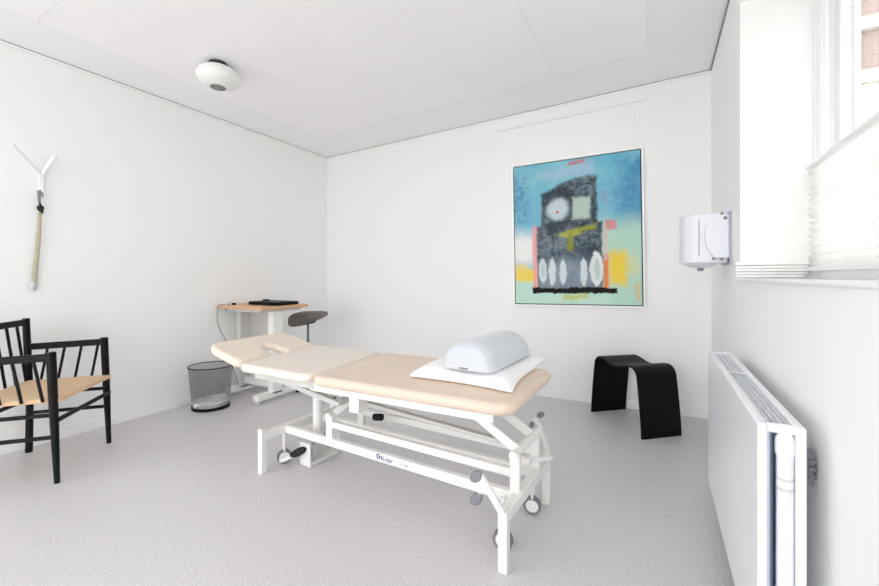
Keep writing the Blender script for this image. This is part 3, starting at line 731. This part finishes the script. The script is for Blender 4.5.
def paintmat():
    m = bpy.data.materials.new('abstract oil paint'); m.use_nodes = True; nt = m.node_tree; b = nt.nodes['Principled BSDF']; L = nt.links.new
    b.inputs['Roughness'].default_value = .7; b.inputs['Specular IOR Level'].default_value = .2
    g = N_(nt); tc = nt.nodes.new('ShaderNodeTexCoord'); UV = tc.outputs['UV']
    def noise(sc, det=4, rough=.6, dist=0, mp=None):
        n = nt.nodes.new('ShaderNodeTexNoise'); n.inputs['Scale'].default_value = sc; n.inputs['Detail'].default_value = det; n.inputs['Roughness'].default_value = rough; n.inputs['Distortion'].default_value = dist
        if mp:
            p = nt.nodes.new('ShaderNodeMapping'); p.inputs['Scale'].default_value = mp[:3]; p.inputs['Rotation'].default_value = (0, 0, mp[3] if len(mp) > 3 else 0); L(UV, p.inputs['Vector']); L(p.outputs['Vector'], n.inputs['Vector'])
        else: L(UV, n.inputs['Vector'])
        return n
    sx = nt.nodes.new('ShaderNodeSeparateXYZ'); L(UV, sx.inputs[0])
    w = noise(7, 5, .7); wf = noise(26, 4, .7); ws = nt.nodes.new('ShaderNodeSeparateColor'); L(w.outputs['Color'], ws.inputs[0]); wg = nt.nodes.new('ShaderNodeSeparateColor'); L(wf.outputs['Color'], wg.inputs[0])
    U = g.math('ADD', sx.outputs['X'], g.math('MULTIPLY', g.math('SUBTRACT', ws.outputs[0], .5), .13))
    Vv = g.math('ADD', sx.outputs['Y'], g.math('MULTIPLY', g.math('SUBTRACT', ws.outputs[1], .5), .13))
    jx = g.math('MULTIPLY', g.math('SUBTRACT', wg.outputs[0], .5), .035); jy = g.math('MULTIPLY', g.math('SUBTRACT', wg.outputs[1], .5), .035)
    Us = g.math('ADD', g.math('ADD', sx.outputs['X'], jx), g.math('MULTIPLY', g.math('SUBTRACT', ws.outputs[0], .5), .04))
    Vs = g.math('ADD', g.math('ADD', sx.outputs['Y'], jy), g.math('MULTIPLY', g.math('SUBTRACT', ws.outputs[1], .5), .04))
    big = noise(3.2, 4, .6).outputs['Fac']; scr = noise(14, 8, .8, 1.5).outputs['Fac']; fine = noise(40, 5, .7, .5, (1, .35, 1, .6)).outputs['Fac']
    bn = g.step(g.math('SUBTRACT', .5, big), .12); sn = g.step(g.math('SUBTRACT', .5, scr), .06); fn = g.step(g.math('SUBTRACT', .52, fine), .1)
    c = g.mix(bn, (114, 188, 208), (138, 196, 212))                                    # blue ground
    c = g.mix(g.rect(U, Vv, -.1, 1.1, .52, .80, .10), c, (126, 182, 206), .6)
    c = g.mix(g.rect(U, Vv, .86, 1.1, .52, .95, .06), c, (78, 146, 182), .7)
    c = g.mix(g.math('MULTIPLY', g.rect(U, Vv, -.1, .12, .58, .92, .05), sn), c, (84, 132, 178), .8)
    c = g.mix(g.math('MULTIPLY', g.rect(U, Vv, .82, 1.1, .56, .96, .07), sn), c, (72, 138, 182), .7)
    c = g.mix(g.rect(U, Vv, .18, .66, .88, .955, .03), c, (168, 196, 214), .75)
    c = g.mix(g.rect(U, Vv, .46, .58, .955, .985, .012), c, (206, 110, 124), .8)
    c = g.mix(g.rect(U, Vv, -.1, .20, .28, .50, .07), c, (240, 240, 236), .95)          # pale patch on the left
    c = g.mix(g.rect(U, Vv, .64, 1.1, -.1, .55, .09), c, (184, 218, 200), .95)          # green right
    c = g.mix(g.rect(U, Vv, -.1, .8, -.1, .20, .07), c, (194, 226, 210), .95)
    c = g.mix(g.ell(U, Vv, .10, .20, .12, .05, .4), c, (240, 214, 84), .95)
    c = g.mix(g.ell(U, Vv, .05, .24, .07, .05, .5), c, (240, 210, 110), .8)
    c = g.mix(g.rect(U, Vv, .77, .90, .14, .36, .04), c, (238, 206, 62), .95)
    c = g.mix(g.rect(U, Vv, .90, .97, .20, .34, .03), c, (222, 216, 150), .6)
    c = g.mix(g.rect(U, Vv, .955, .99, .02, .16, .015), c, (214, 190, 140), .8)
    c = g.mix(g.rect(Us, Vs, .155, .205, .10, .56, .012), c, (238, 158, 158), .8)       # pink edge
    c = g.mix(g.rect(Us, Vs, .725, .765, .10, .34, .012), c, (232, 120, 56), .9)        # orange edge
    c = g.mix(g.rect(Us, Vs, .73, .755, .30, .50, .012), c, (224, 190, 190), .8)
    c = g.mix(g.rect(Us, Vs, .74, .82, .50, .56, .010), c, (222, 118, 126), .75)
    c = g.mix(g.rect(Us, Vs, .72, .76, .68, .76, .02), c, (150, 140, 180), .5)
    scb = noise(5.5, 7, .8, 3.5).outputs['Fac']; sb = g.step(g.math('SUBTRACT', .5, scb), .05)
    dark = g.mix(sn, (88, 98, 108), (34, 39, 47)); dark = g.mix(sb, dark, (142, 155, 166), .5); dark = g.mix(fn, dark, (46, 52, 62), .55)
    pat = g.step(g.math('SUBTRACT', .53, noise(4.2, 3, .6, 1).outputs['Fac']), .05); dark = g.mix(pat, dark, (40, 45, 54), .65)
    lean = g.math('ADD', Vs, g.math('MULTIPLY', sx.outputs['X'], -.17))
    body = g.rect(Us, Vs, .195, .72, .11, .555, .010)
    c = g.mix(body, c, dark, .96)
    head = g.rect(Us, lean, .235, .685, .40, .745, .014)
    c = g.mix(head, c, dark, .96)
    c = g.mix(g.ell(Us, lean, .49, .740, .19, .040, .25), c, dark, .9)
    blur = g.math('MULTIPLY', body, g.rect(U, Vv, .2, .7, .10, .30, .05)); c = g.mix(blur, c, (150, 162, 176), .75)
    c = g.mix(g.math('MULTIPLY', g.rect(U, Vv, .24, .50, .38, .52, .05), sn), c, (158, 168, 178), .6)
    c = g.mix(g.math('MULTIPLY', g.rect(U, Vv, .40, .56, .12, .36, .04), fn), c, (118, 132, 150), .7)
    c = g.mix(g.ell(Us, Vs, .375, .665, .090, .074, .30), c, (200, 213, 220), .95)       # two pale rounds
    c = g.mix(g.rect(Us, Vs, .495, .63, .585, .735, .018), c, (186, 204, 192), .95)
    c = g.mix(g.ell(Us, Vs, .373, .648, .011, .009, .2), c, (206, 70, 80))
    c = g.mix(g.rect(Us, lean, .40, .68, .400, .432, .012), c, (160, 164, 62), .85)      # olive strokes
    c = g.mix(g.ell(Us, Vs, .47, .485, .10, .020, .3), c, (178, 178, 80), .8)
    c = g.mix(g.rect(Us, Vs, .445, .50, .37, .50, .014), c, (150, 152, 58), .8)
    for cu, cv, ru, rv in ((.242, .235, .034, .088), (.322, .225, .030, .100), (.408, .220, .030, .086), (.575, .220, .028, .100)):
        c = g.mix(g.ell(Us, Vs, cu, cv, ru, rv, .16), c, (214, 224, 228), .95)
    c = g.mix(g.ell(Us, Vs, .672, .240, .050, .118, .10), c, (226, 230, 230), .97)
    c = g.mix(g.ell(Us, Vs, .676, .240, .024, .075, .2), c, (186, 200, 196), .8)
    c = g.mix(g.ell(Us, Vs, .242, .235, .016, .05, .3), c, (176, 196, 194), .7)
    c = g.mix(g.rect(U, Vv, .40, .60, .035, .075, .02), c, (188, 196, 92), .8)
    c = g.mix(g.rect(Us, Vs, .15, .82, .076, .114, .006), c, (18, 17, 15))               # black bar
    L(c, b.inputs['Base Color'])
    bp = nt.nodes.new('ShaderNodeBump'); bp.inputs['Strength'].default_value = .3; bp.inputs['Distance'].default_value = .003
    L(scr, bp.inputs['Height']); L(bp.outputs['Normal'], b.inputs['Normal'])
    return m
M['paint'] = paintmat()
t = thing('painting', 'large framed blue abstract painting with a dark grey blocky figure', 'painting', ((PX0+PX1)/2, YB, PZ0))
fy = YB-.046; fwid = .014
M['art frame'] = mat('bright white frame', (252, 252, 251), .5)
obj('frame', B((PX0, PX0+fwid, fy, YB-.002, PZ0, PZ1), (PX1-fwid, PX1, fy, YB-.002, PZ0, PZ1), (PX0+fwid, PX1-fwid, fy, YB-.002, PZ0, PZ0+fwid), (PX0+fwid, PX1-fwid, fy, YB-.002, PZ1-fwid, PZ1)), 'art frame', t, bev=.001)
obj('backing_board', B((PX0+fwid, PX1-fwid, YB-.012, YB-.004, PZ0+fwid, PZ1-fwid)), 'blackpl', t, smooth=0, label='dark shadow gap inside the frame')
g_ = .009; c0, c1, d0, d1 = PX0+fwid+g_, PX1-fwid-g_, PZ0+fwid+g_, PZ1-fwid-g_
bm = bmesh.new(); uvl = bm.loops.layers.uv.new('UVMap'); box(bm, c0, c1, YB-.040, YB-.012, d0, d1); bm.faces.ensure_lookup_table()
for f in bm.faces:
    for lp in f.loops: lp[uvl].uv = ((lp.vert.co.x-c0)/(c1-c0), (lp.vert.co.z-d0)/(d1-d0))
obj('canvas', bm, 'paint', t, smooth=0)
t.rotation_euler[1] = math.radians(-.85)
t = thing('picture_rail', 'slim white hanging rail high on the back wall above the painting', 'picture rail', (-.72, YB, 2.53))
bm = bmesh.new(); bar(bm, (-1.359, YB-.010, 2.520), (-.082, YB-.010, 2.566), .022, .030); obj('rail', bm, 'trim', t, bev=.003)
bm = bmesh.new(); bar(bm, (-.0835, YB-.010, 2.566), (-.080, YB-.010, 2.566), .018, .028); obj('end_cap', bm, 'lgrey', t)
for x, z in ((-1.15, 2.52), (-.17, 2.555)):
    bm = bmesh.new(); tube(bm, ((x, YB-.006, PZ1+.012), (x, YB-.006, z)), .0009, 8); obj('hanging_wire', bm, 'wire', t)

# ------------------------------------------------------------------ paper dispenser on the right wall
t = thing('paper_dispenser', 'white round-fronted paper dispenser on the wall by the window', 'dispenser', (XR, 2.95, 1.17))
pl = [(XR-.012, 2.80), (XR-.13, 2.80)]+[(XR-.13+.0-.115*math.sin(PI*k/20), 2.945-.145*math.cos(PI*k/20)) for k in range(1, 20)]+[(XR-.13, 3.09), (XR-.012, 3.09)]
bm = bmesh.new(); prism(bm, pl, lambda a, b: (a, b, 1.178), lambda a, b: (a, b, 1.470)); obj('housing', bm, 'white2', t, bev=.012, seg=3, smooth=40)
bm = bmesh.new()
bowl = [(.08*math.cos(a), -.03*math.sin(a)) for a in [PI/2*k/6 for k in range(6, -1, -1)]]
lathe(bm, (XR-.135, 2.93, 1.182), [(max(r, 0), h) for r, h in bowl], 28); bb = obj('dispensing_bowl', bm, 'white2', t)
obj('nozzle', NB(lambda b: tube(b, ((XR-.135, 2.93, 1.135), (XR-.135, 2.93, 1.156)), .016, 16)), 'grey', bb)
pr = [(XR-.010, 1.205), (XR-.010, 1.452), (XR-.045, 1.452)]+[(XR-.045-.082*math.sin(PI/2*k/12+0), 1.352+.10*math.cos(PI/2*k/12)) for k in range(1, 13)]+[(XR-.122, 1.28), (XR-.100, 1.235), (XR-.078, 1.205)]
bm = bmesh.new(); prism(bm, pr, lambda a, b: (a, 2.765, b), lambda a, b: (a, 2.799, b)); obj('side_cover', bm, 'white2', t, bev=.006, seg=3, smooth=40)
obj('back_plate', B((XR-.010, XR-.001, 2.757, 3.095, 1.172, 1.468)), 'lav', t, bev=.002)
for x, z in ((XR-.045, 1.459), (XR-.045, 1.199), (XR-.085, 1.203)):
    obj('hinge_pin', NB(lambda b: tube(b, ((x, 2.768, z), (x, 2.796, z)), .006, 10)), 'dgrey', t)
obj('latch', NB(lambda b: tube(b, ((XR-.03, 2.766, 1.43), (XR-.03, 2.761, 1.43)), .010, 12)), 'grey', t)
obj('seam_strip', B((XR-.155, XR-.151, 2.794, 2.7995, 1.22, 1.43)), 'inkgrey', t)

# ------------------------------------------------------------------ radiator
RX0, RX1, RY0, RY1, RZ0, RZ1 = .220, .315, 1.266, 2.391, .098, .737
t = thing('radiator', 'white double-panel radiator under the window', 'radiator', (.27, 1.83, 0))
bm = bmesh.new(); box(bm, RX0, RX0+.020, RY0, RY1, RZ0, RZ1); obj('front_panel', bm, 'radi', t, bev=.006, seg=3)
bm = bmesh.new(); box(bm, RX1-.020, RX1, RY0, RY1, RZ0, RZ1); obj('back_panel', bm, 'radi', t, bev=.006, seg=3)
bm = bmesh.new(); n = 96; pv = []
for i in range(n+1):
    y = RY0+.05+(RY1-RY0-.10)*i/n; x = RX0+.024 if (i//2) % 2 else RX0+.040
    pv.append((bm.verts.new((x, y, RZ0+.04)), bm.verts.new((x, y, RZ1-.016))))
for a, b in zip(pv, pv[1:]): bm.faces.new((a[0], b[0], b[1], a[1]))
pv = []
for i in range(n+1):
    y = RY0+.05+(RY1-RY0-.10)*i/n; x = RX1-.024 if (i//2) % 2 else RX1-.040
    pv.append((bm.verts.new((x, y, RZ0+.04)), bm.verts.new((x, y, RZ1-.016))))
for a, b in zip(pv, pv[1:]): bm.faces.new((a[0], b[0], b[1], a[1]))
obj('convector', bm, 'radin', t, smooth=0)
obj('side_plate', B((RX0+.018, RX0+.026, RY0+.012, RY0+.05, RZ0+.03, RZ1-.02)), 'radin', t)
bm = bmesh.new()
bm.free()
for y in (RY0+.020, RY1-.020):
    for z in (RZ1-.013, RZ0+.03): obj('connecting_tube', NB(lambda b: tube(b, ((RX0+.012, y, z), (RX1-.012, y, z)), .012, 16)), 'radi', t)
xm = .2775
bm = bmesh.new(); lathe(bm, (xm, RY0+.022, RZ0-.0), [(0, 0), (.0175, 0), (.0175, .56), (.020, .565), (.020, .60), (.015, .612), (.015, .632), (0, .635)], 24)
vp = obj('valve_pipe', bm, 'radi', t)
bm = bmesh.new(); lathe(bm, (xm, RY0+.022, .575), [(.0178, 0), (.0186, .001), (.0186, .006), (.0178, .007)], 24); lathe(bm, (xm, RY0+.022, .600), [(.0178, 0), (.0186, .001), (.0186, .004), (.0178, .005)], 24)
obj('scale_ring', bm, 'lgrey', vp)
bm = bmesh.new(); gz = RZ1-.006
for x in (RX0+.030, RX0+.0425, RX0+.055, RX0+.0675):
    box(bm, x-.0012, x+.0012, RY0+.036, RY1-.034, gz-.006, gz)
k = RY0+.045
while k < RY1-.04:
    box(bm, RX0+.022, RX1-.022, k, k+.0035, gz-.008, gz-.002); k += .028
box(bm, RX0+.017, RX0+.023, RY0+.03, RY1-.03, gz-.014, gz+.004); box(bm, RX1-.023, RX1-.017, RY0+.03, RY1-.03, gz-.014, gz+.004)
obj('top_grille', bm, 'radi', t, smooth=0)
obj('grille_strap', B((RX0+.004, RX1-.004, 1.88, 1.892, RZ1-.002, RZ1+.003)), 'radi', t, bev=.001)
for y in (1.39, 2.25):
    obj('wall_bracket', NB(lambda b: (box(b, RX1+.002, XR-.008, y, y+.03, .555, .645), [box(b, XR-.018, XR-.004, y-.005, y+.001, .575+.02*k, .585+.02*k) for k in range(3)])), 'grey', t, bev=.002, label='grey bracket holding the radiator to the wall')
for y in (1.5, 2.2): obj('floor_foot', NB(lambda b: bar(b, (.268, y, 0), (.268, y, RZ0+.05), .03, .03)), 'radi', t, bev=.003)

# ------------------------------------------------------------------ hook and shoehorn on the left wall
t = thing('wall_hook', 'white two-armed coat hook high on the left wall', 'hook', (XL, 1.12, 1.72))
obj('hook_plate', B((XL, XL+.012, 1.100, 1.128, 1.64, 1.80)), 'trim', t, bev=.004)
for y, z, dx in ((.952, 1.905, .12), (1.152, 1.888, .12)):
    bm = bmesh.new(); tube(bm, ((XL+.008, 1.114, 1.765), (XL+dx*.8, y, z)), .013, 12)
    a = obj('hook_arm', bm, 'trim', t)
    bm = bmesh.new(); bmesh.ops.create_uvsphere(bm, u_segments=14, v_segments=8, radius=.014)
    for v in bm.verts: v.co += V((XL+dx*.8, y, z))
    obj('knob', bm, 'trim', a)
obj('hanging_peg', NB(lambda b: tube(b, ((XL+.01, 1.112, 1.66), (XL+.04, 1.112, 1.655), (XL+.045, 1.112, 1.67)), .007, 10)), 'trim', t)
t = thing('shoehorn', 'long pale olive shoehorn hanging by a black strap from the white hook', 'shoehorn', (XL+.03, 1.10, 1.01))
def ribbon(pts, w, th):
    bm = bmesh.new()
    for a, b in zip(pts, pts[1:]): bar(bm, a, b, th, w, up=(0, 1, 0))
    return bm
bm = bmesh.new(); rr = []
for i in range(13):
    f = i/12; z = 1.52-.46*f; y = 1.100-.002*f-.022*math.sin(f*PI*.5)*f; w = .010+.006*f; x = XL+.03-.012*f
    rr.append([bm.verts.new((x+.004*(1-abs(a))*1.2*(1 if s > 0 else -.2), y+w*a, z)) for a, s in ((-1, 1), (-.5, 1), (0, 1), (.5, 1), (1, 1), (.5, -1), (0, -1), (-.5, -1))])
for A, C in zip(rr, rr[1:]):
    for k in range(8): bm.faces.new((A[k], A[(k+1)%8], C[(k+1)%8], C[k]))
bm.faces.new(rr[0]); bm.faces.new(rr[-1]); obj('shaft', bm, 'olive', t, smooth=60)
bm = bmesh.new(); rr = []
for i in range(7):
    f = i/6; z = 1.066-.056*f; y = 1.0765-.006*f; w = .0165+.004*math.sin(f*PI)-.004*f*f; x = XL+.018
    rr.append([bm.verts.new((x+.007*(1-abs(a))*(1 if s > 0 else -.2), y+w*a, z)) for a, s in ((-1, 1), (-.5, 1), (0, 1), (.5, 1), (1, 1), (.5, -1), (0, -1), (-.5, -1))])
for A, C in zip(rr, rr[1:]):
    for k in range(8): bm.faces.new((A[k], A[(k+1)%8], C[(k+1)%8], C[k]))
bm.faces.new(rr[0]); bm.faces.new(rr[-1]); obj('metal_blade', bm, 'silver', t, smooth=60)
obj('ferrule', NB(lambda b: (tube(b, ((XL+.03, 1.098, 1.575), (XL+.032, 1.096, 1.66)), .006, 10, .009), tube(b, ((XL+.034, 1.113, 1.62), (XL+.034, 1.108, 1.665)), .004, 8))), 'dgrey', t)
bm = bmesh.new()
for k in range(10):
    a = 2*PI*k/10; b_ = 2*PI*(k+1)/10
    tube(bm, ((XL+.032+.004*math.sin(a*2), 1.103+.012*math.cos(a), 1.545+.016*math.sin(a)), (XL+.032+.004*math.sin(b_*2), 1.103+.012*math.cos(b_), 1.545+.016*math.sin(b_))), .007, 8)
tube(bm, ((XL+.034, 1.098, 1.58), (XL+.034, 1.112, 1.515)), .007, 8)
obj('strap', bm, 'leather', t)

# ------------------------------------------------------------------ ceiling lamp
LC = V((-2.687, 1.759, 2.490)); CZ = zc(-2.687)
t = thing('ceiling_lamp', 'round white ceiling lamp with a grey disc underneath', 'lamp', (LC.x, LC.y, CZ))
prof = [(.050, -.076)]+[(.137*math.cos(a)**.8 if math.cos(a) > 0 else 0, (.083 if math.sin(a) < 0 else .066)*math.sin(a)) for a in [(-66+132*k/24)*PI/180 for k in range(25)]]+[(.07, .061)]
bm = bmesh.new(); lathe(bm, LC, prof, 56); obj('shade', bm, 'opal', t, smooth=60)
bm = bmesh.new(); lathe(bm, LC, [(0, -.072), (.052, -.072), (.052, -.066), (0, -.066)], 40); obj('diffuser', bm, 'hole', t)
bm = bmesh.new(); lathe(bm, LC, [(.062, .050), (.064, .080), (.060, .082), (0, .082)], 40); obj('shadow_collar', bm, 'shadow_collar', t)  # dark ring stands for the shadow in the gap below the ceiling
bm = bmesh.new(); lathe(bm, LC, [(0, .081), (.055, .081), (.055, CZ-LC.z+.002), (0, CZ-LC.z+.002)], 40); obj('ceiling_plate', bm, 'shadow_collar', t, bev=.003)

# ------------------------------------------------------------------ outside
struct('ground', B((XR+WT, 40, -30, 40, -.6, -.5), (-30, XR+WT, -40, YF-.3, -.6, -.5), (-30, XL-.15, YF-.3, 40, -.6, -.5)), 'ground', smooth=0)
BY = 9.0
t = thing('brick_building', 'brick building with pale bands seen outside through the window', 'building', (6, BY, -.5))
obj('wall', B((2.85, 12, BY, BY+5, -.5, 9)), 'brick', t, smooth=0)
obj('lower_storey', B((2.85, 12, BY-.03, BY+.5, -.5, 4.25)), 'render', t, smooth=0)
obj('corner_pilaster', B((1.6, 2.86, BY-.12, BY+5, -.5, 9)), 'render', t, smooth=0)
for z in (5.05, 4.2, 7.2): obj('band', B((2.86, 12, BY-.10, BY+.05, z, z+.2)), 'render', t, smooth=0)
for k in range(3):
    x = 3.05+k*2.4
    f = obj('window', B((x, x+.08, BY-.06, BY+.05, 2.1, 3.5), (x+1.2, x+1.28, BY-.06, BY+.05, 2.1, 3.5), (x, x+1.28, BY-.06, BY+.05, 3.42, 3.5), (x, x+1.28, BY-.06, BY+.05, 2.1, 2.18), (x+.6, x+.68, BY-.06, BY+.05, 2.1, 3.5)), 'render', t, smooth=0)
    obj('pane', B((x+.05, x+1.23, BY-.02, BY+.0, 2.15, 3.45)), 'lgrey', f, smooth=0)

# ------------------------------------------------------------------ light: overcast daylight through one real window and three added ones
w = bpy.data.worlds.new('World'); scene.world = w; w.use_nodes = True
nt = w.node_tree; bg = nt.nodes['Background']
bg.inputs['Color'].default_value = (.960, .972, .985, 1); bg.inputs['Strength'].default_value = 1.0
def portal(name, loc, rot, sx, sy):
    l = bpy.data.lights.new(name, 'AREA'); l.shape = 'RECTANGLE'; l.size = sx; l.size_y = sy; l.cycles.is_portal = True
    o = bpy.data.objects.new(name, l); COL.objects.link(o); o.location = loc; o.rotation_euler = rot
PXX = XR+WT+.02
portal('daylight_portal', (PXX, (S0+S1)/2, (SZ0+SZ1)/2), (0, PI/2, 0), SZ1-SZ0, S1-S0)
portal('daylight_portal_rear', (PXX, sum(R2)/2, (SZ0+SZ1)/2), (0, PI/2, 0), SZ1-SZ0, R2[1]-R2[0])
portal('daylight_portal_front', ((F0+F1)/2, YF-.32, (FZ0+FZ1)/2), (PI/2, 0, 0), F1-F0, FZ1-FZ0)

portal('daylight_portal_left', (XL-.17, (L0+L1)/2, (LZ0+LZ1)/2), (0, -PI/2, 0), LZ1-LZ0, L1-L0)

# ------------------------------------------------------------------ camera
FPX, TH, HZ = 406.23, .4923, 276.76
cd = bpy.data.cameras.new('Camera'); cam = bpy.data.objects.new('Camera', cd); COL.objects.link(cam)
cam.location = (0, 0, 1.10); cam.rotation_euler = (PI/2, 0, TH)
cd.sensor_fit = 'HORIZONTAL'; cd.sensor_width = 36; cd.lens = 36*FPX/879; cd.shift_y = -(293-HZ)/879; cd.clip_start = .02
scene.camera = cam
vs_ = scene.view_settings
vs_.view_transform = 'Standard'; vs_.look = 'None'; vs_.gamma = 1; vs_.use_curve_mapping = False
vs_.exposure = 2.72
scene.cycles.max_bounces = 14; scene.cycles.diffuse_bounces = 10; scene.cycles.transparent_max_bounces = 16
